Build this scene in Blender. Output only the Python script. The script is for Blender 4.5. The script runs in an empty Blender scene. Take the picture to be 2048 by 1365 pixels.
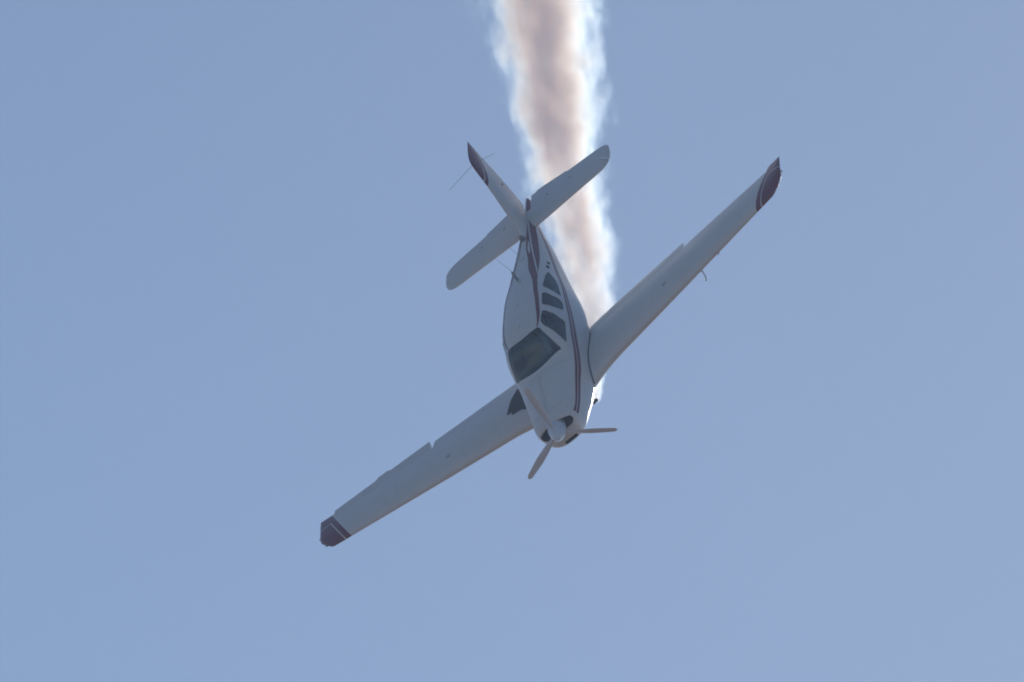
import bpy, bmesh, math, random
from mathutils import Vector, Matrix

scene = bpy.context.scene
R_ = math.radians

# ---------------------------------------------------------------- camera
CAM_ELEV = R_(30.0)          # the photographer stands on the ground and looks up
DIST = 150.0                 # metres to the spinner
F_PX = 17999.0               # focal length in pixels of a 2048 px wide frame
cam_data = bpy.data.cameras.new("camera")
cam_data.sensor_width = 36.0
cam_data.lens = F_PX / 2048.0 * 36.0
cam_data.clip_start = 0.5
cam_data.clip_end = 60000.0
cam = bpy.data.objects.new("camera", cam_data)
scene.collection.objects.link(cam)
scene.camera = cam
cam.location = (0.0, 0.0, 1.7)
cam.rotation_euler = (math.pi / 2 + CAM_ELEV, 0.0, 0.0)
CAM_R = Matrix(((1, 0, 0),
                (0, -math.sin(CAM_ELEV), -math.cos(CAM_ELEV)),
                (0, math.cos(CAM_ELEV), -math.sin(CAM_ELEV))))   # columns: right, up, toward the viewer

# ---------------------------------------------------------------- sun and sky
sun_cam = Vector((0.18, 0.01, -0.983)).normalized()      # towards the sun: behind the aeroplane, to its side
sun_dir = CAM_R @ sun_cam
SUN_ELEV = math.asin(sun_dir.z)
SUN_AZ = math.atan2(sun_dir.x, sun_dir.y)               # clockwise from +Y
world = bpy.data.worlds.new("World")
scene.world = world
world.use_nodes = True
wn = world.node_tree.nodes
wl = world.node_tree.links
bgn = wn["Background"]
sky = wn.new("ShaderNodeTexSky")
sky.sky_type = 'NISHITA'
sky.sun_disc = False
sky.sun_elevation = SUN_ELEV
sky.sun_rotation = SUN_AZ
sky.altitude = 300.0
sky.air_density = 1.0
sky.dust_density = 0.10
sky.ozone_density = 1.5
wl.new(sky.outputs[0], bgn.inputs[0])
bgn.inputs[1].default_value = 0.089
sun_data = bpy.data.lights.new("sun", 'SUN')
sun_data.energy = 3.0
sun_data.angle = R_(0.53)
sun_data.color = (1.0, 0.95, 0.88)
sun = bpy.data.objects.new("sun", sun_data)
scene.collection.objects.link(sun)
sun.rotation_euler = sun_dir.to_track_quat('Z', 'Y').to_euler()
sun.location = (0, 0, 200)

scene.view_settings.view_transform = 'Standard'
scene.view_settings.look = 'None'
scene.view_settings.gamma = 1.0
scene.view_settings.exposure = 0.0
scene.render.engine = 'CYCLES'
cy = scene.cycles
cy.use_denoising = True
cy.max_bounces = 10
cy.diffuse_bounces = 4
cy.glossy_bounces = 4
cy.transparent_max_bounces = 12
cy.volume_bounces = 6
cy.volume_step_rate = 1.0
cy.volume_max_steps = 256
cy.sample_clamp_indirect = 6.0
cy.filter_width = 1.9

random.seed(4)

# ---------------------------------------------------------------- node helpers
class NT:
    def __init__(self, mat):
        mat.use_nodes = True
        self.t = mat.node_tree
        self.n = self.t.nodes
        self.l = self.t.links
    def put(self, node, i, v):
        if hasattr(v, "is_output"):
            self.l.new(v, node.inputs[i])
        else:
            node.inputs[i].default_value = v
    def m(self, op, a, b=None, c=None, clamp=False):
        nd = self.n.new("ShaderNodeMath")
        nd.operation = op
        nd.use_clamp = clamp
        self.put(nd, 0, a)
        if b is not None: self.put(nd, 1, b)
        if c is not None: self.put(nd, 2, c)
        return nd.outputs[0]
    def coords(self):
        tc = self.n.new("ShaderNodeTexCoord")
        sx = self.n.new("ShaderNodeSeparateXYZ")
        self.l.new(tc.outputs["Object"], sx.inputs[0])
        return tc.outputs["Object"], sx.outputs[0], sx.outputs[1], sx.outputs[2]
    def noise(self, vec, scale, detail=3.0, rough=0.5):
        nd = self.n.new("ShaderNodeTexNoise")
        self.put(nd, "Vector", vec)
        nd.inputs["Scale"].default_value = scale
        nd.inputs["Detail"].default_value = detail
        nd.inputs["Roughness"].default_value = rough
        return nd.outputs["Fac"]
    def mix(self, f, a, b):
        nd = self.n.new("ShaderNodeMix")
        nd.data_type = 'RGBA'
        self.put(nd, 0, f); self.put(nd, 6, a); self.put(nd, 7, b)
        return nd.outputs[2]

def new_mat(name):
    m = bpy.data.materials.new(name)
    return m, NT(m)

WHITE = (0.65, 0.645, 0.64, 1)
MAROON = (0.15, 0.022, 0.040, 1)

def paint(name, color, rough=0.38, coat=0.25, marks=None, wave=0.16, seams=None):
    m, t = new_mat(name)
    b = t.n["Principled BSDF"]
    vec, x, y, z = t.coords()
    grime = t.noise(vec, 3.5, 5.0, 0.6)
    f = t.m('MULTIPLY', t.m('SUBTRACT', grime, 0.35, clamp=True), 0.35)
    col = t.mix(f, color, tuple(c * 0.62 for c in color[:3]) + (1,))
    if seams:                                   # faint skin laps between the panels
        axis, pitch = seams
        u = t.m('ABSOLUTE', y) if axis == 'y' else t.m('MULTIPLY', x, -1.0)
        fr = t.m('FRACT', t.m('DIVIDE', u, pitch))
        ln = t.m('MULTIPLY', t.m('LESS_THAN', t.m('MULTIPLY', fr, pitch), 0.009), 0.14)
        col = t.mix(ln, col, (0.12, 0.12, 0.125, 1))
    if marks:
        mar, pin = marks(t, x, y, z)
        col = t.mix(mar, col, MAROON)
        if pin is not None:
            col = t.mix(pin, col, (0.62, 0.60, 0.58, 1))
    t.put(b, "Base Color", col)
    b.inputs["Roughness"].default_value = rough
    b.inputs["Coat Weight"].default_value = coat
    b.inputs["Coat Roughness"].default_value = 0.26
    n1 = t.noise(vec, 5.0, 2.0)
    bp = t.n.new("ShaderNodeBump")
    bp.inputs["Strength"].default_value = wave
    bp.inputs["Distance"].default_value = 0.02
    t.l.new(n1, bp.inputs["Height"])
    t.l.new(bp.outputs[0], b.inputs["Normal"])
    t.l.new(bp.outputs[0], b.inputs["Coat Normal"])
    return m

def wing_marks(t, x, y, z):
    ay = t.m('ABSOLUTE', y)
    s = t.m('MULTIPLY', x, -1.0)
    edge = t.m('MULTIPLY_ADD', t.m('SUBTRACT', s, 2.2), 0.36, 4.60)
    d = t.m('SUBTRACT', ay, edge)
    mar = t.m('GREATER_THAN', d, 0.0)
    p1 = t.m('LESS_THAN', t.m('ABSOLUTE', t.m('SUBTRACT', d, 0.115)), 0.010)
    p1 = t.m('MULTIPLY', p1, t.m('LESS_THAN', s, 2.93))
    l2 = t.m('SUBTRACT', s, t.m('MULTIPLY_ADD', t.m('SUBTRACT', ay, 4.97), -0.25, 2.93))
    p2 = t.m('LESS_THAN', t.m('ABSOLUTE', l2), 0.012)
    p2 = t.m('MULTIPLY', p2, t.m('GREATER_THAN', d, 0.115))
    return mar, t.m('MAXIMUM', p1, p2)

def fin_marks(t, x, y, z):
    s = t.m('SUBTRACT', t.m('MULTIPLY', x, -1.0), 7.08)
    edge = t.m('ADD', t.m('MULTIPLY_ADD', s, 0.04, 1.36), t.m('MULTIPLY', t.m('MULTIPLY', s, s), 0.33))
    d = t.m('SUBTRACT', z, edge)
    mar = t.m('GREATER_THAN', d, 0.0)
    pin = t.m('LESS_THAN', t.m('ABSOLUTE', t.m('SUBTRACT', d, 0.085)), 0.011)
    return mar, pin

M_WHITE = paint("white_paint", WHITE)
M_BODY = paint("body_paint", WHITE, seams=("s", 0.62))
M_WING = paint("wing_paint", WHITE, marks=wing_marks, seams=("y", 0.71))
M_FIN = paint("fin_paint", WHITE, marks=fin_marks)
M_MAROON = paint("maroon_paint", MAROON)

def simple(name, color, rough=0.5, metal=0.0, var=0.25, scale=9.0, coat=0.0):
    m, t = new_mat(name)
    b = t.n["Principled BSDF"]
    vec, x, y, z = t.coords()
    nz = t.noise(vec, scale, 4.0)
    col = t.mix(nz, tuple(c * (1 - var) for c in color) + (1,), tuple(min(1, c * (1 + var)) for c in color) + (1,))
    t.put(b, "Base Color", col)
    b.inputs["Roughness"].default_value = rough
    b.inputs["Metallic"].default_value = metal
    b.inputs["Coat Weight"].default_value = coat
    return m

M_PIN = simple("pinstripe_white", (0.6, 0.58, 0.56), 0.35)
M_SEAM = simple("panel_seam", (0.10, 0.10, 0.105), 0.7)
M_LAP = simple("cowling_lap", (0.36, 0.36, 0.37), 0.6)
M_RUBBER = simple("rubber_seal", (0.035, 0.037, 0.04), 0.75)
M_WALK = simple("non_slip_walkway", (0.035, 0.037, 0.04), 0.9, scale=60)
M_INLET = simple("inlet_lining", (0.13, 0.12, 0.11), 0.7)
M_CABIN = simple("cabin_trim", (0.34, 0.36, 0.39), 0.85)
M_SEAT = simple("seat_fabric", (0.30, 0.27, 0.22), 0.9)
M_BLACK = simple("black_plastic", (0.02, 0.02, 0.022), 0.55)
M_METAL = simple("bare_metal", (0.62, 0.63, 0.64), 0.22, 1.0, 0.08)
M_SPIN = paint("spinner_paint", (0.60, 0.66, 0.74, 1), 0.16, 0.8, wave=0.02)
M_BLADE = simple("propeller_blade_paint", (0.60, 0.62, 0.66), 0.4, 0.0, 0.08)
M_TIPW = simple("blade_tip_paint", (0.62, 0.62, 0.60), 0.4)
M_STEEL = simple("sooty_exhaust_steel", (0.04, 0.036, 0.033), 0.75, 0.2)
M_ANT = simple("antenna_paint", (0.20, 0.20, 0.20), 0.5)
M_CAP = simple("fuel_cap_paint", (0.42, 0.42, 0.42), 0.4)
M_ANTW = simple("antenna_white", (0.6, 0.6, 0.58), 0.4)
M_RED = simple("red_lens", (0.35, 0.02, 0.02), 0.1, 0, 0.05, 9, 1.0)
M_GREEN = simple("green_lens", (0.02, 0.25, 0.12), 0.1, 0, 0.05, 9, 1.0)
M_CLEAR = simple("clear_lens", (0.75, 0.76, 0.76), 0.15, 0.6, 0.05, 9, 1.0)

def glass(name, tint):
    m, t = new_mat(name)
    for nd in list(t.n):
        if nd.type == 'BSDF_PRINCIPLED': t.n.remove(nd)
    out = t.n["Material Output"]
    tr = t.n.new("ShaderNodeBsdfTransparent"); tr.inputs[0].default_value = tint + (1,)
    gl = t.n.new("ShaderNodeBsdfGlossy"); gl.inputs["Roughness"].default_value = 0.03
    gl.inputs["Color"].default_value = (0.85, 0.95, 1.0, 1)
    fr = t.n.new("ShaderNodeFresnel"); fr.inputs["IOR"].default_value = 1.6
    mx = t.n.new("ShaderNodeMixShader")
    t.l.new(fr.outputs[0], mx.inputs[0]); t.l.new(tr.outputs[0], mx.inputs[1]); t.l.new(gl.outputs[0], mx.inputs[2])
    t.l.new(mx.outputs[0], out.inputs[0])
    return m
M_GLASS = glass("tinted_glass", (0.66, 0.82, 0.88))

# ---------------------------------------------------------------- object helpers
coll = scene.collection

def obj(name, verts, faces, mat, parent=None, smooth=True, angle=38):
    me = bpy.data.meshes.new(name)
    me.from_pydata(verts, [], faces)
    me.update()
    bm = bmesh.new(); bm.from_mesh(me)
    bmesh.ops.remove_doubles(bm, verts=bm.verts, dist=1e-6)
    bmesh.ops.recalc_face_normals(bm, faces=bm.faces)
    bm.to_mesh(me); bm.free()
    if smooth:
        for p in me.polygons: p.use_smooth = True
        me.set_sharp_from_angle(angle=R_(angle))
    o = bpy.data.objects.new(name, me)
    coll.objects.link(o)
    if mat is not None:
        me.materials.append(mat)
    if parent is not None:
        o.parent = parent
    return o

def B(s, y, z):           # station aft of the spinner tip, left, up -> local coordinates (x forward)
    return (-s, y, z)

def loft(rings, cap0=True, cap1=True):
    n = len(rings[0]); v = []; f = []
    for r in rings: v += r
    for i in range(len(rings) - 1):
        for j in range(n):
            k = (j + 1) % n
            f.append((i * n + j, i * n + k, (i + 1) * n + k, (i + 1) * n + j))
    if cap0: f.append(tuple(range(n)))
    if cap1: f.append(tuple((len(rings) - 1) * n + j for j in range(n)))
    return v, f

def tube(path, radii, n=10):
    rings = []
    P = [Vector(p) for p in path]
    for i, p in enumerate(P):
        d = (P[min(i + 1, len(P) - 1)] - P[max(i - 1, 0)]).normalized()
        a = d.orthogonal().normalized() if abs(d.z) > 0.9 else d.cross(Vector((0, 0, 1))).normalized()
        b = d.cross(a).normalized()
        r = radii[i] if isinstance(radii, (list, tuple)) else radii
        rings.append([tuple(p + r * (math.cos(2 * math.pi * k / n) * a + math.sin(2 * math.pi * k / n) * b)) for k in range(n)])
    return loft(rings)

def ellipsoid(c, r, nu=14, nv=10):
    rings = []
    for i in range(nv + 1):
        t = math.pi * (0.02 + 0.96 * i / nv)
        rings.append([(c[0] + r[0] * math.sin(t) * math.cos(2 * math.pi * k / nu),
                       c[1] + r[1] * math.sin(t) * math.sin(2 * math.pi * k / nu),
                       c[2] + r[2] * math.cos(t)) for k in range(nu)])
    return loft(rings)

def rbox(c, d, bev=0.02, rot=None):
    bm = bmesh.new()
    bmesh.ops.create_cube(bm, size=1.0)
    for v in bm.verts: v.co = Vector((v.co.x * d[0], v.co.y * d[1], v.co.z * d[2]))
    bmesh.ops.bevel(bm, geom=list(bm.edges), offset=bev, segments=3, affect='EDGES', profile=0.5)
    mt = Matrix.Translation(c) @ (rot.to_4x4() if rot else Matrix.Identity(4))
    bm.transform(mt)
    bm.verts.index_update()
    v = [tuple(x.co) for x in bm.verts]; f = [tuple(x.index for x in fa.verts) for fa in bm.faces]
    bm.free()
    return v, f

def join(*vfs):
    v = []; f = []
    for a, b in vfs:
        o = len(v); v += a; f += [tuple(i + o for i in q) for q in b]
    return v, f

def pchip(xp, fp):
    n = len(xp); h = [xp[i + 1] - xp[i] for i in range(n - 1)]; d = [(fp[i + 1] - fp[i]) / h[i] for i in range(n - 1)]
    m = [d[0]] + [0.0] * (n - 2) + [d[-1]]
    for i in range(1, n - 1):
        if d[i - 1] * d[i] > 0:
            w1 = 2 * h[i] + h[i - 1]; w2 = h[i] + 2 * h[i - 1]
            m[i] = (w1 + w2) / (w1 / d[i - 1] + w2 / d[i])
    def f(x):
        i = 0
        while i < n - 2 and x > xp[i + 1]: i += 1
        t = (x - xp[i]) / h[i]
        if t < 0: return fp[0] + m[0] * (x - xp[0])
        return ((1 + 2 * t) * (1 - t) ** 2 * fp[i] + t * (1 - t) ** 2 * h[i] * m[i]
                + t * t * (3 - 2 * t) * fp[i + 1] + t * t * (t - 1) * h[i] * m[i + 1])
    return f

def lin(xp, fp):
    def f(x):
        if x <= xp[0]: return fp[0]
        for i in range(len(xp) - 1):
            if x <= xp[i + 1]: return fp[i] + (fp[i + 1] - fp[i]) * (x - xp[i]) / (xp[i + 1] - xp[i])
        return fp[-1]
    return f

# ---------------------------------------------------------------- ground (out of frame below, it throws warm light up)
mg, t = new_mat("dry_grassland")
b = t.n["Principled BSDF"]
vec, x, y, z = t.coords()
n1 = t.noise(vec, 0.01, 6.0, 0.6); n2 = t.noise(vec, 0.9, 4.0, 0.6)
c1 = t.mix(n1, (0.23, 0.15, 0.11, 1), (0.35, 0.245, 0.185, 1))
c2 = t.mix(t.m('MULTIPLY', n2, 0.5), c1, (0.15, 0.115, 0.075, 1))
t.put(b, "Base Color", c2); b.inputs["Roughness"].default_value = 0.95
G = 9000.0
g = obj("ground", [(-G, -G, 0), (G, -G, 0), (G, G, 0), (-G, G, 0)], [(0, 1, 2, 3)], mg, smooth=False)
g["kind"] = "structure"
g["label"] = "dry grassland far below the aeroplane"

# ---------------------------------------------------------------- aeroplane pose
POSE = Matrix(((0.0443, 0.7448, -0.6658), (-0.5030, 0.5924, 0.6293), (0.8632, 0.3070, 0.4009)))   # columns: forward, left, up in the camera's axes
off = Vector(((1115.7 - 1024.0) / F_PX, -(880.6 - 682.5) / F_PX, -1.0))
small = Vector((0, 0, 1)).rotation_difference(-off.normalized()).to_matrix()
rotw = CAM_R @ small @ POSE
q = rotw.to_quaternion()
plane_loc = Vector(cam.location) + CAM_R @ (off * DIST)
PLANE_M = Matrix.Translation(plane_loc) @ q.to_matrix().to_4x4()

plane = bpy.data.objects.new("airplane", None)
coll.objects.link(plane)
plane.matrix_world = PLANE_M
plane.empty_display_size = 0.5
plane["label"] = "white low-wing single-engine propeller aeroplane with maroon trim, diving nose-down ahead of its smoke"
plane["category"] = "airplane"

# ---------------------------------------------------------------- fuselage
KS = [
 (.40, .165, -.41, -.03, .35, 2.6, 2.75),
 (.48, .195, -.455, -.04, .39, 2.65, 2.8),
 (.60, .23, -.49, -.06, .42, 2.7, 2.85),
 (1.0, .29, -.545, -.09, .475, 2.7, 2.95),
 (1.5, .352, -.61, -.085, .535, 2.8, 3.2),
 (1.82, .375, -.63, -.09, .583, 2.7, 3.2),
 (2.45, .760, -.64, -.075, .612, 2.95, 3.2),
 (3.0, .815, -.65, -.075, .628, 3.05, 3.2),
 (4.0, .763, -.60, -.06, .592, 2.95, 3.1),
 (5.0, .626, -.44, .02, .457, 2.8, 2.6),
 (6.0, .495, -.22, .105, .315, 2.35, 2.3),
 (7.0, .39, .02, .18, .14, 2.15, 2.1),
 (8.0, .30, .144, .207, .03, 2, 2)]
KC = [pchip([k[0] for k in KS], [k[i] for k in KS]) for i in range(1, 7)]

def ring(s, sc=1.0, rake=0.0, nt=96, inset=0.0):
    zt, zb, zm, w, nu, nl = [c(s) for c in KC]
    zt -= inset; zb += inset; w -= inset
    out = []
    for k in range(nt):
        a = 2 * math.pi * k / nt
        c = math.cos(a); sn = math.sin(a); n = nu if sn >= 0 else nl
        yy = w * math.copysign(abs(c) ** (2 / n), c)
        zz = zm + (zt - zm if sn >= 0 else zm - zb) * math.copysign(abs(sn) ** (2 / n), sn)
        yy *= sc; zz = zm + (zz - zm) * sc
        out.append(B(s + rake * max(0.0, (zt - zz)) ** 1.5, yy, zz))
    return out

def y_side(s, z):
    zt, zb, zm, w, nu, nl = [c(s) for c in KC]
    if z >= zm: r, n = (z - zm) / (zt - zm), nu
    else: r, n = (zm - z) / (zm - zb), nl
    r = min(max(r, 0.0), 0.9995)
    return w * (1 - r ** n) ** (1 / n)

def z_top(s, y):
    zt, zb, zm, w, nu, nl = [c(s) for c in KC]
    r = min(abs(y) / w, 0.9995)
    return zm + (zt - zm) * (1 - r ** nu) ** (1 / nu)

stations = [.40, .44, .49, .55, .62] + [.70 + .06 * i for i in range(122)]
stations = [s for s in stations if s < 7.98] + [8.0]
rings = []
for dsn, sc in ((-.05, .45), (-.046, .74), (-.033, .89), (-.014, .965)):     # rounded nose bowl
    r = ring(.40, sc, 0.20)
    rings.append([(p[0] - dsn, p[1], p[2]) for p in r])
for s in stations:
    rk = 0.20 * max(0.0, 1 - (s - .40) / .9)
    rings.append(ring(s, 1.0, rk))
endr = ring(8.0)
rings.append([(-8.03, p[1] * .5, .222 + (p[2] - .222) * .6) for p in endr])
v, f = loft(rings)
fus = obj("fuselage", v, f, M_BODY)

# cutters: cabin hollow, windows, windshield, engine inlets
def cutter(v, f, mat):
    o = obj("cutter", v, f, mat, None, smooth=False)
    return o

cab = []
for i in range(34):
    s = 1.98 + i * .095
    cab.append(ring(s, 1.0, 0, 48, .028))
cuts = [cutter(*loft(cab), M_CABIN)]

def smooth_poly(pts, rad, n=5):
    out = []
    m = len(pts)
    for i in range(m):
        p = Vector(pts[i]); a = Vector(pts[i - 1]); c = Vector(pts[(i + 1) % m])
        r = rad[i] if isinstance(rad, (list, tuple)) else rad
        da = (a - p); dc = (c - p)
        r = min(r, da.length * .45, dc.length * .45)
        p0 = p + da.normalized() * r; p1 = p + dc.normalized() * r
        for k in range(n + 1):
            t_ = k / n
            out.append(tuple((1 - t_) ** 2 * p0 + 2 * t_ * (1 - t_) * p + t_ * t_ * p1))
    return out

W1 = [(2.23, .27), (2.88, .30), (2.99, .705), (2.66, .715), (2.50, .665)]
W2 = [(3.22, .315), (3.58, .30), (3.66, .665), (3.15, .70)]
W3 = [(3.74, .315), (4.30, .345), (4.63, .45), (4.40, .54), (3.86, .645)]
WIN = [(W1, [.05, .07, .07, .07, .07]), (W2, [.10, .12, .08, .08]), (W3, [.06, .3, .05, .3, .07])]
for poly, rad in WIN:
    pp = smooth_poly(poly, rad)
    for sd in (1, -1):
        r0 = [B(p[0], sd * .20, p[1]) for p in pp]; r1 = [B(p[0], sd * .9, p[1]) for p in pp]
        cuts.append(cutter(*loft([r0, r1]), M_SEAM))

def ws_bottom(y): return 1.86 + .19 * (abs(y) / .5) ** 2
def ws_top(y): return 2.425 + .07 * (abs(y) / .34) ** 2
wsp = []
for i in range(25):
    y_ = -.505 + 1.01 * i / 24; wsp.append((ws_bottom(y_), y_))
for i in range(19):
    y_ = .345 - .69 * i / 18; wsp.append((ws_top(y_), y_))
wsp = smooth_poly(wsp, .02, 1)
cuts.append(cutter(*loft([[B(p[0], p[1], .12) for p in wsp], [B(p[0], p[1], 1.3) for p in wsp]]), M_SEAM))

# engine air inlets: a nostril either side of the spinner
for sd in (1, -1):
    ip = smooth_poly([(.06, -.115), (.27, -.11), (.352, -.05), (.345, .045), (.24, .10), (.06, .145)], .035)
    cuts.append(cutter(*loft([[B(.15, sd * p[0], p[1]) for p in ip], [B(.66, sd * p[0] * .92, p[1] * .85) for p in ip]]), M_INLET))
# slot of the induction intake low on the port side of the nose bowl
ip = smooth_poly([(-.10, -.385), (.165, -.385), (.165, -.305), (-.10, -.305)], .012)
cuts.append(cutter(*loft([[B(.2, p[0], p[1]) for p in ip], [B(.70, p[0], p[1]) for p in ip]]), M_INLET))

for c in cuts:
    md = fus.modifiers.new("cut", 'BOOLEAN')
    md.operation = 'DIFFERENCE'; md.solver = 'EXACT'; md.object = c
    if hasattr(md, "material_mode"): md.material_mode = 'TRANSFER'
dg = bpy.context.evaluated_depsgraph_get()
me = bpy.data.meshes.new_from_object(fus.evaluated_get(dg))
fus.modifiers.clear()
fus.data = me
for p in me.polygons: p.use_smooth = True
me.set_sharp_from_angle(angle=R_(32))
fus.parent = plane
for c in cuts:
    cm = c.data
    bpy.data.objects.remove(c); bpy.data.meshes.remove(cm)

# glazing
def patch(us, vs, fn):
    v = [fn(u, w) for u in us for w in vs]
    n = len(vs)
    f = [(i * n + j, i * n + j + 1, (i + 1) * n + j + 1, (i + 1) * n + j) for i in range(len(us) - 1) for j in range(n - 1)]
    return v, f
def span(a, b, n): return [a + (b - a) * i / n for i in range(n + 1)]

gi = .010
for poly, rad in WIN:
    s0 = min(p[0] for p in poly) - .012; s1 = max(p[0] for p in poly) + .012
    z0 = min(p[1] for p in poly) - .012
    zhi = max(p[1] for p in poly) + .008
    for sd in (1, -1):
        def fn(s, k, sd=sd):
            z_ = z0 + (min(zhi, KC[0](s) - .05) - z0) * k
            return B(s, sd * (y_side(s, z_) - gi), z_)
        obj("side_window", *patch(span(s0, s1, 24), span(0, 1, 14), fn), M_GLASS, plane)
def fnw(k, y_):
    a = ws_bottom(y_) - .012; bb = ws_top(min(abs(y_), .36)) + .012
    if abs(y_) > .36:
        bb = 2.52 - (abs(y_) - .36) / .16 * .44
    s = a + (max(bb, a + .01) - a) * k
    return B(s, y_, z_top(s, y_) - gi)
obj("windshield", *patch(span(0, 1, 20), span(-.515, .515, 40), fnw), M_GLASS, plane)

# painted trim laid on the skin
def ribbon(name, pts, sd, mat, lift=.003, step=.06):
    fl = pchip([p[0] for p in pts], [p[1] for p in pts]); fh = pchip([p[0] for p in pts], [p[2] for p in pts])
    n = max(2, int((pts[-1][0] - pts[0][0]) / step))
    v = []; f = []; m = 5
    for i in range(n + 1):
        s = pts[0][0] + (pts[-1][0] - pts[0][0]) * i / n
        lo, hi = fl(s), fh(s); cap = KC[0](s) - .004
        for k in range(m):
            z_ = min(lo + (hi - lo) * k / (m - 1), cap)
            yy = y_side(s, z_)
            zt, zb, zm = KC[0](s), KC[1](s), KC[2](s)
            e = .004
            dy = y_side(s, z_ + e) - y_side(s, z_ - e)
            nv = Vector((2 * e, -dy)).normalized()
            rk = 0.20 * max(0.0, 1 - (s - .40) / .9) * max(0.0, zt - z_) ** 1.5
            v.append(B(s + rk, sd * (yy + nv.x * lift), z_ + nv.y * lift))
    for i in range(n):
        for k in range(m - 1):
            a = i * m + k
            f.append((a, a + 1, a + m + 1, a + m))
    return obj(name, v, f, mat, fus)

UP = [(2.50, .722, .728), (3.03, .725, .758), (3.6, .706, .742), (4.1, .672, .712), (4.6, .59, .665), (5.1, .50, .60),
      (5.63, .425, .535), (6.3, .35, .462), (6.73, .305, .42), (7.1, .27, .384), (7.6, .23, .335), (7.97, .19, .295)]
LOW_A = [(.50, -.035, .022), (.70, -.04, .006), (1.4, -.005, .05), (2.17, .065, .121), (2.72, .137, .192), (3.37, .180, .232), (4.0, .212, .252), (5.0, .232, .262), (6.0, .232, .256), (6.8, .23, .246)]
LOW_B = [(.50, -.105, -.050), (.70, -.108, -.054), (1.4, -.078, -.02), (2.17, -.024, .048), (2.72, .04, .118), (3.37, .10, .162), (4.0, .155, .196), (5.0, .185, .216), (6.0, .198, .219), (6.8, .205, .218)]
for sd in (1, -1):
    ribbon("cheatline", UP, sd, M_MAROON)
    ribbon("cheatline", LOW_A, sd, M_MAROON)
    ribbon("cheatline", LOW_B, sd, M_MAROON)
    ribbon("pinstripe", [(4.35, .628, .640), (4.8, .578, .592), (5.3, .528, .542), (6.0, .457, .470), (6.8, .385, .396), (7.3, .345, .356)], sd, M_PIN, .006)

def strip(name, pts, width, mat, lift=.002):      # a seam laid over the top of the fuselage, pts in (s, y)
    v = []; f = []
    for i, (s, y_) in enumerate(pts):
        a = pts[max(i - 1, 0)]; c = pts[min(i + 1, len(pts) - 1)]
        d = Vector((c[0] - a[0], c[1] - a[1])).normalized(); n = Vector((-d.y, d.x)) * width / 2
        for sg in (-1, 1):
            ss = s + n.x * sg; yy = y_ + n.y * sg
            v.append(B(ss + 0.20 * max(0.0, 1 - (ss - .40) / .9) * max(0.0, KC[0](ss) - z_top(ss, yy)) ** 1.5, yy, z_top(ss, yy) + lift))
    for i in range(len(pts) - 1):
        f.append((2 * i, 2 * i + 1, 2 * i + 3, 2 * i + 2))
    return obj(name, v, f, mat, fus)
for y_ in (-.022, .022):
    strip("cowling_hinge", [(s, y_) for s in span(.62, 1.66, 24)], .007, M_LAP)
strip("panel_seam", [(1.68 + .10 * (y_ / .5) ** 2, y_) for y_ in span(-.50, .50, 30)], .006, M_LAP)
strip("panel_seam", [(.60 + .10 * (y_ / .35) ** 2, y_) for y_ in span(-.31, .31, 24)], .005, M_LAP)

# windshield and window frames: a slim raised rim
def rim(name, pts3, r, mat):
    P = [Vector(p) for p in pts3]; n = len(P); rings = []
    for i in range(n):
        d = (P[(i + 1) % n] - P[i - 1]).normalized()
        a = d.cross(Vector((0, 0, 1))); a = a.normalized() if a.length > .05 else Vector((0, 1, 0))
        b_ = d.cross(a).normalized()
        rings.append([tuple(P[i] + r * (math.cos(2 * math.pi * k / 6) * a + math.sin(2 * math.pi * k / 6) * b_)) for k in range(6)])
    v = [p for rr in rings for p in rr]; f = []
    for i in range(n):
        i2 = (i + 1) % n
        for k in range(6):
            k2 = (k + 1) % 6
            f.append((i * 6 + k, i * 6 + k2, i2 * 6 + k2, i2 * 6 + k))
    return obj(name, v, f, mat, fus)
for poly, rad in WIN:
    pp = smooth_poly(poly, rad, 6)
    for sd in (1, -1):
        rim("window_frame", [B(p[0], sd * y_side(p[0], min(p[1], KC[0](p[0]) - .02)), p[1]) for p in pp], .006, M_WHITE)

# roof and belly fittings
def on_top(s, y_=0.0, dz=0.0): return B(s, y_, z_top(s, y_) + dz)
def blade_antenna(name, s, h, c, rake, mat, y_=0.0):
    r = []
    for k in range(5):
        u = k / 4; zz = KC[0](s) - .02 + u * (h + .02); ch = c * (1 - .45 * u); s0 = s + rake * u
        r.append([B(s0 + ch * xx, y_ + yy * (1 - .5 * u), zz) for xx, yy in ((0, 0), (.15, .012), (.5, .014), (1, .0), (.5, -.014), (.15, -.012))])
    return obj(name, *loft(r), mat, fus)
blade_antenna("blade_antenna", 4.42, .17, .17, .12, M_ANT)
obj("antenna_base", *ellipsoid(B(4.45, 0, KC[0](4.45)), (.15, .055, .022)), M_ANTW, fus)
obj("beacon", *join(tube([B(6.28, 0, KC[0](6.28) - .01), B(6.28, 0, KC[0](6.28) + .025)], .05, 14), ellipsoid(B(6.28, 0, KC[0](6.28) + .05), (.045, .045, .06))), M_ANT, fus)
obj("antenna_dome", *ellipsoid(B(5.45, 0, KC[0](5.45)), (.11, .05, .03)), M_ANTW, fus)
obj("antenna_dome", *ellipsoid(B(3.55, -.03, KC[0](3.55)), (.08, .04, .022)), M_ANTW, fus)
obj("cabin_vent", *ellipsoid(B(2.84, -.02, KC[0](2.84)), (.09, .05, .028)), M_WHITE, fus)
for s0, y0, ln in ((4.95, -.10, .42), (5.75, -.08, .26)):
    a = Vector(B(s0, y0, z_top(s0, y0))); e = a + Vector((-.16, -.10, .40)).normalized() * ln
    obj("whip_antenna", *tube([a, (a + e) / 2, e], [.004, .003, .002], 6), M_ANT, fus)
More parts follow.
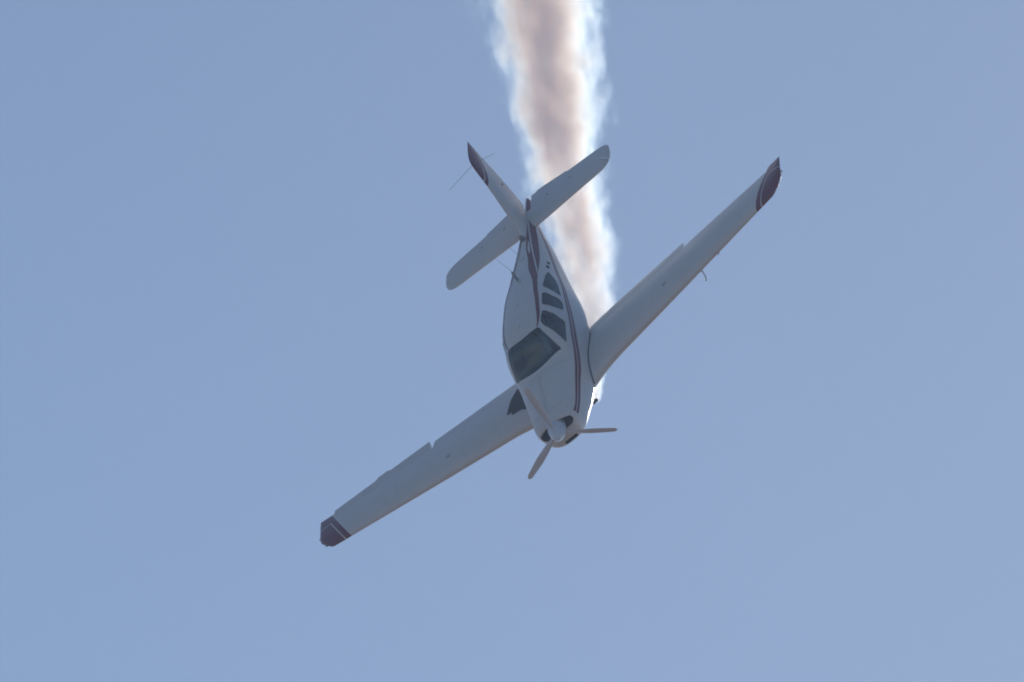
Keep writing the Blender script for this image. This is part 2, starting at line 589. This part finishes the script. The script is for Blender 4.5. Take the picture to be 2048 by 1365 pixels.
obj("exhaust_pipe", *tube([B(1.62, .24, -.55), B(1.78, .25, -.66), B(1.92, .26, -.76), B(2.06, .26, -.82)], [.035, .035, .034, .034], 16), M_STEEL, plane)
obj("exhaust_pipe", *tube([B(1.62, -.24, -.55), B(1.78, -.25, -.66), B(1.92, -.26, -.74), B(2.02, -.26, -.77)], [.035, .035, .034, .034], 16), M_STEEL, plane)
for s0, z0, w_ in ((4.80, .45, .14), (5.03, .40, .12)):
    ribbon("registration_mark", [(s0, z0 - .06, z0), (s0 + w_, z0 - .08, z0 - .02)], 1, M_SEAM, .004, .02)

# ---------------------------------------------------------------- wing sections
def naca(xf, t, m=.02, p=.35):
    yt = 5 * t * (.2969 * math.sqrt(max(xf, 0)) - .1260 * xf - .3516 * xf ** 2 + .2843 * xf ** 3 - .1036 * xf ** 4)
    yc = m / p ** 2 * (2 * p * xf - xf * xf) if xf < p else m / (1 - p) ** 2 * ((1 - 2 * p) + 2 * p * xf - xf * xf)
    return yc + yt, yc - yt

W_LE = pchip([.30, .45, .6, .8, 1.0, 1.2, 1.6, 2.5, 4.6, 4.95, 5.00, 5.06, 5.13, 5.19, 5.225],
             [1.66, 1.74, 1.82, 1.90, 1.95, 1.98, 2.0, 2.05, 2.20, 2.225, 2.245, 2.31, 2.40, 2.49, 2.57])
W_TE = lin([0, .66, 2.85, 5.0, 5.22], [4.01, 3.92, 3.61, 3.306, 3.285])
W_Z = lambda y_: -.49 + .105 * abs(y_)
W_INC = lin([0, .6, 5.2], [3.0, 3.0, 1.5])
W_T = lin([0, .6, 4.9, 5.1, 5.18, 5.21, 5.225], [.165, .16, .125, .115, .095, .06, .02])

def wpt(y_, xf, zf):
    ay = abs(y_); le = W_LE(ay); c = W_TE(ay) - le; a = R_(W_INC(ay))
    return B(le + c * (xf * math.cos(a) + zf * math.sin(a)), y_, W_Z(ay) + c * (zf * math.cos(a) - xf * math.sin(a)))

XS = [0, .004, .012, .025, .045, .07, .10, .15, .20, .27, .34, .42, .50, .58, .66, .72]
def wsec(y_, x0, x1, dense=XS):
    t_ = W_T(abs(y_))
    xs = [x for x in dense if x0 < x < x1]
    up = [x1] + xs[::-1] + [x0]
    lo = ([] if x0 == 0 else [x0]) + xs + [x1]
    return [wpt(y_, x, naca(x, t_)[0]) for x in up] + [wpt(y_, x, naca(x, t_)[1]) for x in lo]
XH = .775

def hinge_rot(pts, y0, y1, ang):
    if abs(ang) < 1e-6: return pts
    t0 = W_T(abs(y0)); t1 = W_T(abs(y1))
    a = Vector(wpt(y0, XH, naca(XH, t0)[0] - .012)); b_ = Vector(wpt(y1, XH, naca(XH, t1)[0] - .012))
    ax = (b_ - a).normalized()
    if ax.y < 0: ax = -ax
    mt = Matrix.Translation(a) @ Matrix.Rotation(ang, 4, ax) @ Matrix.Translation(-a)
    return [tuple(mt @ Vector(p)) for p in pts]

def surface(name, sd, y0, y1, ang, parent, mat, ribs=0.0, n=24, ext=None):
    xs = [XH + .002, XH + .02, .83, .87, .91, .95, .98, 1.0]
    rings = []
    if ribs: n = int((y1 - y0) / ribs * 4)
    for i in range(n + 1):
        y_ = y0 + (y1 - y0) * i / n
        t_ = W_T(y_)
        bump = .0
        if ribs and 3 < i < n - 3: bump = .009 * (1 + math.cos(math.pi * i / 2)) * .5
        up = []; lo = []
        for k, xx in enumerate(xs):
            u, l = naca(xx, t_)
            xe = xx
            if ext and xx > .97 and ext[0] < y_ < ext[1]: xe = xx + ext[2]
            if k == 0:
                md = (u + l) / 2; u = md + (u - md) * .9; l = md + (l - md) * .9
            if xx == 1.0: u += .0012; l -= .0012
            bb = bump if 1 < k < 7 else 0
            ye = y_ + (.05 * (xx - XH) / (1 - XH) if (i == 0 and not ribs) else 0)
            up.append(Vector(wpt(sd * ye, xe, u)) + Vector((0, 0, bb)))
            lo.append(Vector(wpt(sd * ye, xe, l)) - Vector((0, 0, bb)))
        rings.append([tuple(p) for p in up[::-1] + lo])
    v, f = loft(rings)
    v = hinge_rot(v, sd * y0, sd * y1, ang)
    return obj(name, v, f, mat, parent, angle=50 if ribs else 38)

for sd in (1, -1):
    ys_ = [.30, .45, .55, .65, .75, .85, 1.0, 1.1, 1.2, 1.35, 1.6, 2.0, 2.5, 3.0, 3.5, 4.0, 4.5, 4.7, 4.925]
    v, f = loft([wsec(sd * y_, 0, XH) for y_ in ys_])
    wing = obj("wing", v, f, M_WING, plane, angle=40)
    ysT = [4.925, 4.95, 4.98, 5.01, 5.05, 5.09, 5.13, 5.16, 5.185, 5.205, 5.217, 5.225]
    v, f = loft([wsec(sd * y_, 0, 1.0, XS + [.78, .84, .90, .95, .98]) for y_ in ysT])
    obj("wing_tip", v, f, M_WING, wing, angle=50)
    surface("flap", sd, .50, 2.835, R_(0.5), wing, M_WHITE, ribs=.055)
    surface("aileron", sd, 2.865, 4.915, R_(-9.0) * sd, wing, M_WING, ribs=0, n=40,
            ext=(3.75, 4.0, .03) if sd < 0 else None)
    # fuel filler cap
    yc = sd * 2.45; le = W_LE(2.45); c_ = W_TE(2.45) - le; xf = .26
    p0 = Vector(wpt(yc, xf, naca(xf, W_T(2.45))[0]))
    rr = []
    for rad, h in ((.055, -.006), (.055, .004), (.048, .007), (.012, .008)):
        rr.append([(p0.x + rad * math.cos(2 * math.pi * k / 18), p0.y + rad * math.sin(2 * math.pi * k / 18),
                    wpt(yc + rad * math.sin(2 * math.pi * k / 18), xf - rad * math.cos(2 * math.pi * k / 18) / c_,
                        naca(xf - rad * math.cos(2 * math.pi * k / 18) / c_, W_T(2.45))[0])[2] + h) for k in range(18)])
    obj("fuel_cap", *loft(rr), M_CAP, wing)
    # navigation light in the tip
    pn = Vector(wpt(sd * 5.10, .03, 0.0))
    obj("navigation_light", *ellipsoid(tuple(pn + Vector((.0, sd * .005, .0))), (.05, .03, .02)), M_RED if sd > 0 else M_GREEN, wing)
    pn = Vector(wpt(sd * 5.222, .20, 0.0))
    obj("strobe_light", *ellipsoid(tuple(pn + Vector((.0, sd * .018, .004))), (.026, .022, .022)), M_CLEAR, wing)
    # dark rubber line where the wing root meets the body
    path = []
    for xf in [0.0, .01, .03, .06, .1, .15, .2, .3, .4, .5, .6, .7, .765]:
        yy = .6
        for _ in range(12):
            p = wpt(sd * yy, xf, naca(xf, W_T(yy))[0])
            yy = y_side(-p[0], p[2])
        p = wpt(sd * (yy + .006), xf, naca(xf, W_T(yy))[0])
        path.append(p)
    obj("wing_root_seal", *tube(path, .013, 8), M_RUBBER, wing)
    if sd > 0:
        a = Vector(wpt(3.18, .05, naca(.05, W_T(3.18))[1]))
        obj("pitot_tube", *tube([a + Vector((-.02, 0, .02)), a + Vector((.03, 0, -.05)), a + Vector((.06, 0, -.085)), a + Vector((.19, 0, -.10))], [.014, .013, .012, .012], 10), M_METAL, wing)
        obj("pitot_tip", *ellipsoid(tuple(a + Vector((.19, 0, -.10))), (.03, .018, .018), 10, 8), M_CLEAR, wing)
        a = Vector(wpt(3.62, 0.0, -.012))
        obj("stall_vane", *rbox(tuple(a + Vector((.01, 0, -.01))), (.05, .03, .006), .002), M_METAL, wing)
    else:
        # black wing walk by the cabin door
        yo = lin([2.28, 2.37, 2.371, 2.47, 2.471, 2.53, 3.0, 3.4, 3.46], [.80, .90, 1.09, 1.09, 1.20, 1.19, 1.13, 1.03, .98])
        def fnk(s, k):
            y_ = -(.50 + (yo(s) - .50) * k); le = W_LE(-y_); c_ = W_TE(-y_) - le
            xf = (s - le) / c_
            p = wpt(y_, min(xf, XH - .003), naca(min(xf, XH - .003), W_T(-y_))[0])
            return (p[0], p[1], p[2] + .004)
        ss = sorted(span(2.28, 3.36, 40) + [2.3705, 2.4705])
        obj("wing_walk", *patch(ss, span(0, 1, 10), fnk), M_WALK, wing, angle=60)

# ---------------------------------------------------------------- tail
def gsec(le, te, x0, x1, t_, place):
    xs = [0, .006, .02, .05, .10, .18, .28, .40, .52, .62, .70, .78, .86, .93, .98, 1.0]
    c = te - le
    ins = [x for x in xs if x0 < x < x1]
    out = []
    for x_ in [x1] + ins[::-1] + [x0]:
        h = naca(x_, t_, 0.0)[0]; out.append(place(le + c * x_, h * c + (.0012 if x_ == 1 else 0)))
    for x_ in ([x0] if x0 > 0 else []) + ins + [x1]:
        h = naca(x_, t_, 0.0)[0]; out.append(place(le + c * x_, -h * c - (.0012 if x_ == 1 else 0)))
    return out

T_LE = pchip([0, .2, 1.2, 1.72, 1.80, 1.86, 1.895, 1.915], [6.77, 6.78, 6.86, 6.90, 6.94, 7.01, 7.10, 7.22])
T_TE = pchip([0, .2, .95, 1.72, 1.80, 1.86, 1.895, 1.915], [7.95, 7.94, 7.80, 7.70, 7.66, 7.60, 7.53, 7.44])
TZ = .30; TH = 7.40
def t_norm(y_, s): return max(0.0, min(1.0, (s - T_LE(y_)) / (T_TE(y_) - T_LE(y_))))
for sd in (1, -1):
    ysS = [.02, .2, .5, .9, 1.3, 1.6, 1.72, 1.77, 1.80, 1.83, 1.86, 1.88, 1.895, 1.908]
    tt = lambda y_: .105 if y_ < 1.6 else .105 * max(.12, (1.93 - y_) / .33) ** .6
    rS = []; rE = []
    for y_ in ysS:
        pl = lambda s, h, y_=y_: B(s, sd * y_, TZ + h)
        xh = t_norm(y_, TH)
        rS.append(gsec(T_LE(y_), T_TE(y_), 0, xh - .004, tt(y_), pl) if False else None)
    # sections resampled so that every ring has the same count
    def ringcut(y_, a, b_, n=14):
        pts = []; le = T_LE(y_); c = T_TE(y_) - le
        for k in range(n + 1):
            u = k / n; u = u * u if a == 0 else u
            xx = a + (b_ - a) * u
            pts.append((le + c * xx, naca(xx, tt(y_), 0)[0] * c + .0012))
        up = [B(p[0], sd * y_, TZ + p[1]) for p in pts[::-1]]; lo = [B(p[0], sd * y_, TZ - p[1]) for p in pts]
        return up + lo
    stab = obj("horizontal_stabilizer", *loft([ringcut(y_, 0, t_norm(y_, TH)) for y_ in ysS]), M_WHITE, plane, angle=45)
    ysE = [y_ for y_ in ysS if y_ > .05 and y_ < 1.90]
    ysE = [.12] + ysE
    obj("elevator", *loft([ringcut(y_, t_norm(y_, TH + .002), 1.0, 9) for y_ in ysE]), M_WHITE, stab, angle=45)
    # trim tab, a thin strip on the trailing edge of the inner half
    tabr = []
    for y_ in span(.24, .93, 6):
        te = T_TE(y_)
        tabr.append([B(te - .02, sd * y_, TZ + .004), B(te + .035, sd * y_, TZ + .002), B(te + .035, sd * y_, TZ - .002), B(te - .02, sd * y_, TZ - .004)])
    obj("trim_tab", *loft(tabr), M_WHITE, stab, smooth=False)
    for y_, s_ in ((.50, 7.46), (1.02, 7.43)):
        h = naca(t_norm(y_, s_), .105, 0)[0] * (T_TE(y_) - T_LE(y_))
        obj("hinge_fitting", *rbox(B(s_, sd * y_, TZ + h + .004), (.035, .02, .02), .005), M_ANT, stab)
    if sd > 0:
        a = Vector(B(7.26, 1.72, TZ + .03)); e = Vector(B(6.98, 1.90, TZ + .05))
        obj("static_wick", *tube([a, a.lerp(e, .5), e], [.017, .015, .015], 8), M_CLEAR, stab)
        obj("wick_tip", *ellipsoid(tuple(e), (.03, .02, .02), 10, 8), M_CLEAR, stab)

F_LE = pchip([.20, .42, .50, .60, .70, .85, 1.36, 1.70, 1.77, 1.81, 1.825], [5.9, 6.05, 6.35, 6.50, 6.58, 6.68, 7.05, 7.24, 7.29, 7.36, 7.46])
F_TE = pchip([.20, .39, 1.0, 1.66, 1.76, 1.825], [7.57, 7.63, 7.84, 7.98, 8.01, 8.02])
FZ = [.20, .30, .40, .46, .52, .58, .65, .75, .85, 1.0, 1.18, 1.36, 1.52, 1.64, 1.70, 1.74, 1.77, 1.79, 1.81, 1.825]
ft = lambda z_: .095 if z_ < 1.66 else .095 * max(.12, (1.84 - z_) / .18) ** .6
def fcut(z_, a, b_, n=14):
    le = F_LE(z_); c = F_TE(z_) - le; cc = min(c, 1.15); pts = []
    for k in range(n + 1):
        u = k / n; u = u * u if a == 0 else u
        xx = a + (b_ - a) * u
        pts.append((le + c * xx, naca(xx, ft(z_), 0)[0] * cc + .0012))
    return [B(p[0], p[1], z_) for p in pts[::-1]] + [B(p[0], -p[1], z_) for p in pts]
F_H = lin([.2, 1.83], [7.18, 7.72])
fnorm = lambda z_, s: (s - F_LE(z_)) / (F_TE(z_) - F_LE(z_))
fin = obj("vertical_fin", *loft([fcut(z_, 0, fnorm(z_, F_H(z_))) for z_ in FZ]), M_FIN, plane, angle=45)
rud = obj("rudder", *loft([fcut(z_, fnorm(z_, F_H(z_) + .003), 1.0, 9) for z_ in FZ if z_ >= .40]), M_FIN, fin, angle=45)
obj("tail_light", *ellipsoid(B(8.05, 0, .225), (.035, .022, .022)), M_CLEAR, plane)
for e in (B(7.16, -.60, 1.69), B(7.25, .45, 1.66)):
    a = Vector(B(7.36, math.copysign(.015, e[1]), 1.70))
    obj("whip_antenna", *tube([a, a.lerp(Vector(e), .5), e], [.004, .0035, .0025], 6), M_ANT, fin)
obj("hinge_fitting", *rbox(B(7.56, .035, .98), (.03, .02, .03), .004), M_ANT, fin)

# ---------------------------------------------------------------- propeller
prop = bpy.data.objects.new("propeller", None); coll.objects.link(prop); prop.parent = plane
SP = [(.0, .003), (.004, .014), (.015, .028), (.04, .05), (.08, .079), (.13, .107), (.18, .129), (.24, .148), (.30, .159), (.35, .164), (.44, .165), (.50, .16)]
NT_ = 36
obj("spinner", *loft([[B(s, r * math.cos(2 * math.pi * k / NT_), r * math.sin(2 * math.pi * k / NT_)) for k in range(NT_)] for s, r in SP]), M_SPIN, prop)
def blade(ang):
    rings = []; nr = 22
    for i in range(nr + 1):
        r = .10 + .91 * i / nr
        u = i / nr
        ch = .075 + .055 * math.sin(min(1, u * 1.5) * math.pi / 2) - .05 * max(0, u - .55) / .45
        if u > .93: ch *= math.sqrt(max(.03, 1 - ((u - .93) / .072) ** 2))
        th = .05 * (1 - u) ** 1.5 + .010
        if u > .93: th *= .6
        pitch = math.atan2(.62, 2 * math.pi * max(r, .16) * .40)
        sec = []
        for k in range(14):
            a = 2 * math.pi * k / 14
            cx = ch / 2 * math.cos(a); cz = th / 2 * math.sin(a)
            tx = cx * math.cos(pitch) - cz * math.sin(pitch)      # in the disc
            ax = cx * math.sin(pitch) + cz * math.cos(pitch)      # along the shaft
            sec.append((ax, tx, r))
        rings.append([B(.25 - p[0], p[2] * math.cos(ang) - p[1] * math.sin(ang), p[2] * math.sin(ang) + p[1] * math.cos(ang)) for p in sec])
    v, f = loft(rings[:20]); o = obj("blade", v, f, M_BLADE, prop, angle=60)
    v, f = loft(rings[19:]); obj("blade_tip", v, f, M_TIPW, o, angle=60)
for k in range(3):
    blade(R_(-40 + 120 * k))

# ---------------------------------------------------------------- cabin
cabn = bpy.data.objects.new("cockpit_interior", None); coll.objects.link(cabn); cabn.parent = plane
obj("instrument_panel", *rbox(B(2.20, 0, .10), (.10, .92, .34), .03), M_BLACK, cabn)
obj("glareshield", *rbox(B(2.14, 0, .275), (.26, .90, .03), .012), M_BLACK, cabn)
obj("cabin_floor", *rbox(B(2.85, 0, -.49), (1.6, .88, .03), .008), M_CABIN, cabn)
for sy in (.27, -.27):
    obj("control_yoke", *join(tube([B(2.24, sy, .10), B(2.42, sy, .10)], .014, 8),
        tube([B(2.43, sy - .13, .17), B(2.43, sy - .12, .08), B(2.43, sy, .085), B(2.43, sy + .12, .08), B(2.43, sy + .13, .17)], .014, 8)), M_BLACK, cabn)
def seat(s, y_):
    se = bpy.data.objects.new("seat", None); coll.objects.link(se); se.parent = plane
    ry = Matrix.Rotation(R_(-14), 3, 'Y')
    obj("cushion", *rbox(B(s, y_, -.26), (.48, .46, .13), .045), M_SEAT, se)
    obj("backrest", *rbox(B(s + .27, y_, .07), (.11, .45, .60), .045, ry), M_SEAT, se)
    obj("headrest", *rbox(B(s + .37, y_, .46), (.08, .26, .15), .035, ry), M_SEAT, se)
    obj("seat_base", *rbox(B(s + .02, y_, -.405), (.36, .34, .15), .02), M_BLACK, se)
for s_ in (2.92, 3.75):
    for y_ in (.275, -.275): seat(s_, y_)

# ---------------------------------------------------------------- pilot
def person():
    P = {"pel": (3.00, .275, -.12, .135), "waist": (3.03, .275, .03, .125), "chest": (3.05, .275, .22, .15), "neckb": (3.07, .275, .37, .075), "neck": (3.06, .275, .43, .052),
         "lhip": (2.93, .37, -.13, .085), "lknee": (2.52, .40, -.09, .06), "lank": (2.28, .38, -.38, .045), "ltoe": (2.14, .38, -.40, .035),
         "rhip": (2.93, .18, -.13, .085), "rknee": (2.52, .16, -.09, .06), "rank": (2.28, .18, -.38, .045), "rtoe": (2.14, .18, -.40, .035),
         "lsh": (3.05, .455, .31, .065), "lel": (2.86, .50, .06, .048), "lwr": (2.60, .42, .12, .032),
         "rsh": (3.05, .095, .31, .065), "rel": (2.86, .05, .06, .048), "rwr": (2.60, .13, .12, .032)}
    E_ = [("pel", "waist"), ("waist", "chest"), ("chest", "neckb"), ("neckb", "neck"), ("pel", "lhip"), ("lhip", "lknee"), ("lknee", "lank"), ("lank", "ltoe"),
          ("pel", "rhip"), ("rhip", "rknee"), ("rknee", "rank"), ("rank", "rtoe"), ("chest", "lsh"), ("lsh", "lel"), ("lel", "lwr"), ("chest", "rsh"), ("rsh", "rel"), ("rel", "rwr")]
    for sy, w in ((1, "lwr"), (-1, "rwr")):
        s0, y0, z0, _ = P[w]
        P[w + "palm"] = (s0 - .07, y0, z0 + .01, .026); E_.append((w, w + "palm"))
        for k in range(4):
            dz = .030 - .018 * k; ln = (.045, .05, .047, .038)[k]
            P[w + "f%da" % k] = (s0 - .07 - ln, y0 - sy * .008, z0 + .01 + dz, .0085)
            P[w + "f%db" % k] = (s0 - .075 - ln, y0 - sy * .034, z0 + .01 + dz, .008)
            E_ += [(w + "palm", w + "f%da" % k), (w + "f%da" % k, w + "f%db" % k)]
        P[w + "ta"] = (s0 - .085, y0 - sy * .03, z0 + .04, .0095); E_.append((w + "palm", w + "ta"))
    names = list(P); idx = {n: i for i, n in enumerate(names)}
    me = bpy.data.meshes.new("person")
    me.from_pydata([B(*P[n][:3]) for n in names], [(idx[a], idx[b_]) for a, b_ in E_], [])
    o = bpy.data.objects.new("person", me); coll.objects.link(o)
    sk = o.modifiers.new("skin", 'SKIN'); sk.use_smooth_shade = True
    for n in names:
        d = me.skin_vertices[0].data[idx[n]]; d.radius = (P[n][3], P[n][3]); d.use_root = (n == "pel")
    sb = o.modifiers.new("sub", 'SUBSURF'); sb.levels = 1; sb.render_levels = 1
    dg = bpy.context.evaluated_depsgraph_get()
    m2 = bpy.data.meshes.new_from_object(o.evaluated_get(dg))
    o.modifiers.clear(); o.data = m2
    m, t = new_mat("pilot_clothing")
    b_ = t.n["Principled BSDF"]; vec, x, y, z = t.coords()
    skin = (0.45, 0.27, 0.19, 1)
    col = t.mix(t.m('LESS_THAN', z, -.03), (0.42, 0.42, 0.38, 1), (0.05, 0.055, 0.08, 1))
    col = t.mix(t.m('GREATER_THAN', z, .405), col, skin)
    hand = t.m('MULTIPLY', t.m('GREATER_THAN', x, -2.74), t.m('GREATER_THAN', z, .02))
    col = t.mix(hand, col, skin)
    t.put(b_, "Base Color", col); b_.inputs["Roughness"].default_value = 0.8
    m2.materials.append(m)
    o.matrix_world = PLANE_M
    c = Vector(B(3.03, .275, .555))
    nose = ellipsoid(tuple(c + Vector((.10, 0, -.01))), (.022, .013, .02), 8, 6)
    chin = ellipsoid(tuple(c + Vector((.045, 0, -.085))), (.045, .045, .035), 10, 8)
    ears = join(ellipsoid(tuple(c + Vector((-.005, .078, 0))), (.02, .012, .032), 8, 6), ellipsoid(tuple(c + Vector((-.005, -.078, 0))), (.02, .012, .032), 8, 6))
    ms = simple("skin", (0.45, 0.27, 0.19), 0.6, 0, .06)
    hd = obj("head", *join(ellipsoid(tuple(c), (.098, .076, .115), 18, 14), nose, chin, ears), ms, o)
    obj("hair", *ellipsoid(tuple(c + Vector((-.022, 0, .028))), (.092, .081, .10), 16, 12), simple("hair", (.05, .035, .025), .8), o)
    for k in (1, -1):
        obj("eye", *ellipsoid(tuple(c + Vector((.088, k * .03, .008))), (.012, .012, .008), 8, 6), M_BLACK, o)
    obj("mouth", *ellipsoid(tuple(c + Vector((.090, 0, -.06))), (.008, .022, .006), 8, 6), simple("lips", (.3, .12, .1), .6), o)
    arc = [tuple(c + Vector((-.01, .09 * math.cos(a), .02 + .112 * math.sin(a)))) for a in span(0, math.pi, 12)]
    obj("headset", *join(tube(arc, .010, 8), ellipsoid(tuple(c + Vector((-.005, .092, 0))), (.035, .02, .045), 10, 8), ellipsoid(tuple(c + Vector((-.005, -.092, 0))), (.035, .02, .045), 10, 8)), M_BLACK, o)
    o["label"] = "pilot in a pale shirt and dark headset seated behind the windshield of the aeroplane"
    o["category"] = "person"
person()

# ---------------------------------------------------------------- smoke trail
def smoke():
    S0 = 2.04; Y0 = .26; Z0 = -.83
    S1 = 16.3; Z1 = -.46; Y1 = .20
    a = Vector(B(S0, Y0, Z0)); d = (Vector(B(S1, Y1, Z1)) - a).normalized()
    yv = Vector((0, 1, 0)); yv = (yv - d * yv.dot(d)).normalized(); zv = d.cross(yv)
    L = 26.0
    RX = [0, .5, 1.6, 3.7, 6.0, 8.0, 10.5, 12.5, 14.3, 20, 26]
    RR = [.06, .18, .31, .47, .64, .75, .93, 1.07, 1.16, 1.35, 1.6]
    rf = pchip(RX, RR)
    rings = []
    zb = lambda x: -.20 * math.sin(math.pi * min(1, x / 8.0)) 
    for i in range(70):
        x = L * (i / 69.0) ** 1.5
        r = rf(x) * 1.6 + .02
        zc = zb(x) * (-1 if zv.z < 0 else 1)
        rings.append([(x, r * math.cos(2 * math.pi * k / 28), zc + r * math.sin(2 * math.pi * k / 28)) for k in range(28)])
    v, f = loft(rings)
    m, t = new_mat("smoke_volume")
    for nd in list(t.n):
        if nd.type == 'BSDF_PRINCIPLED': t.n.remove(nd)
    vec, x, y, z = t.coords()
    xn = t.m('DIVIDE', x, L)
    fc = t.n.new("ShaderNodeFloatCurve")
    t.l.new(xn, fc.inputs["Value"])
    cu = fc.mapping.curves[0]
    cu.points[0].location = (0, RR[0] / 2.0); cu.points[1].location = (1, RR[-1] / 2.0)
    for a_, b_ in list(zip(RX, RR))[1:-1]:
        cu.points.new(a_ / L, b_ / 2.0)
    fc.mapping.update()
    rad = t.m('MULTIPLY', fc.outputs[0], 2.0)
    bend = t.m('MULTIPLY', t.m('SINE', t.m('MULTIPLY', t.m('MINIMUM', t.m('DIVIDE', x, 8.0), 1.0), math.pi)), -.20 * (-1 if zv.z < 0 else 1))
    zz = t.m('SUBTRACT', z, bend)
    cmb = t.n.new("ShaderNodeCombineXYZ")
    t.put(cmb, 0, t.m('MULTIPLY', x, .33)); t.put(cmb, 1, y); t.put(cmb, 2, z)
    big = t.noise(cmb.outputs[0], 1.9, 2.0, .5)
    fine = t.noise(cmb.outputs[0], 6.0, 5.0, .66)
    rr = t.m('SQRT', t.m('ADD', t.m('MULTIPLY', y, y), t.m('MULTIPLY', zz, zz)))
    q_ = t.m('SUBTRACT', 1.0, t.m('DIVIDE', rr, rad))
    q_ = t.m('ADD', q_, t.m('MULTIPLY', t.m('SUBTRACT', big, .5), 1.05))
    q_ = t.m('ADD', q_, t.m('MULTIPLY', t.m('SUBTRACT', fine, .5), 1.25))
    shape = t.m('MULTIPLY', q_, 1.35, clamp=True)
    shape = t.m('MULTIPLY', shape, shape)
    patchy = t.m('MULTIPLY_ADD', t.noise(cmb.outputs[0], 3.1, 3.0, .55), 2.6, -0.3)       # denser and thinner puffs inside the plume
    patchy = t.m('MAXIMUM', patchy, 0.25)
    shape = t.m('MULTIPLY', shape, patchy)
    dens = t.m('MULTIPLY', shape, t.m('MINIMUM', t.m('DIVIDE', 3.3, rad), 30.0))
    vs = t.n.new("ShaderNodeVolumeScatter")            # fine oil droplets scatter blue a little more than red
    vs.inputs["Color"].default_value = (0.62, 0.82, 1.0, 1)
    vs.inputs["Anisotropy"].default_value = 0.5
    t.put(vs, "Density", dens)
    va = t.n.new("ShaderNodeVolumeAbsorption")
    va.inputs["Color"].default_value = (0.75, 0.50, 0.28, 1)
    t.put(va, "Density", t.m('MULTIPLY', t.m('MULTIPLY', dens, shape), 0.045))
    ad = t.n.new("ShaderNodeAddShader")
    t.l.new(vs.outputs[0], ad.inputs[0]); t.l.new(va.outputs[0], ad.inputs[1])
    t.l.new(ad.outputs[0], t.n["Material Output"].inputs["Volume"])
    o = obj("smoke_trail", v, f, m, None)
    rot = Matrix((d, yv, zv)).transposed()
    o.matrix_world = PLANE_M @ (Matrix.Translation(a) @ rot.to_4x4())
    o["kind"] = "stuff"
    o["label"] = "backlit white smoke trail streaming up behind the aeroplane"
    o["category"] = "smoke"
smoke()

# ---------------------------------------------------------------- summer haze between the photographer and the aeroplane
def haze():
    H = 9500.0; zt = 135.0
    v = [(x, y, z) for z in (-1.0, zt) for x, y in ((-H, -H), (H, -H), (H, H), (-H, H))]
    f = [(0, 3, 2, 1), (4, 5, 6, 7), (0, 1, 5, 4), (1, 2, 6, 5), (2, 3, 7, 6), (3, 0, 4, 7)]
    m, t = new_mat("haze_air")
    for nd in list(t.n):
        if nd.type == 'BSDF_PRINCIPLED': t.n.remove(nd)
    vs = t.n.new("ShaderNodeVolumePrincipled")
    vs.inputs["Color"].default_value = (0.56, 0.72, 1.0, 1)
    vs.inputs["Density"].default_value = 0.00048
    vs.inputs["Anisotropy"].default_value = 0.3
    t.l.new(vs.outputs[0], t.n["Material Output"].inputs["Volume"])
    o = obj("haze", v, f, m, None, smooth=False)
    o["kind"] = "stuff"
    o["label"] = "thin blue summer haze in the air around the aeroplane"
haze()
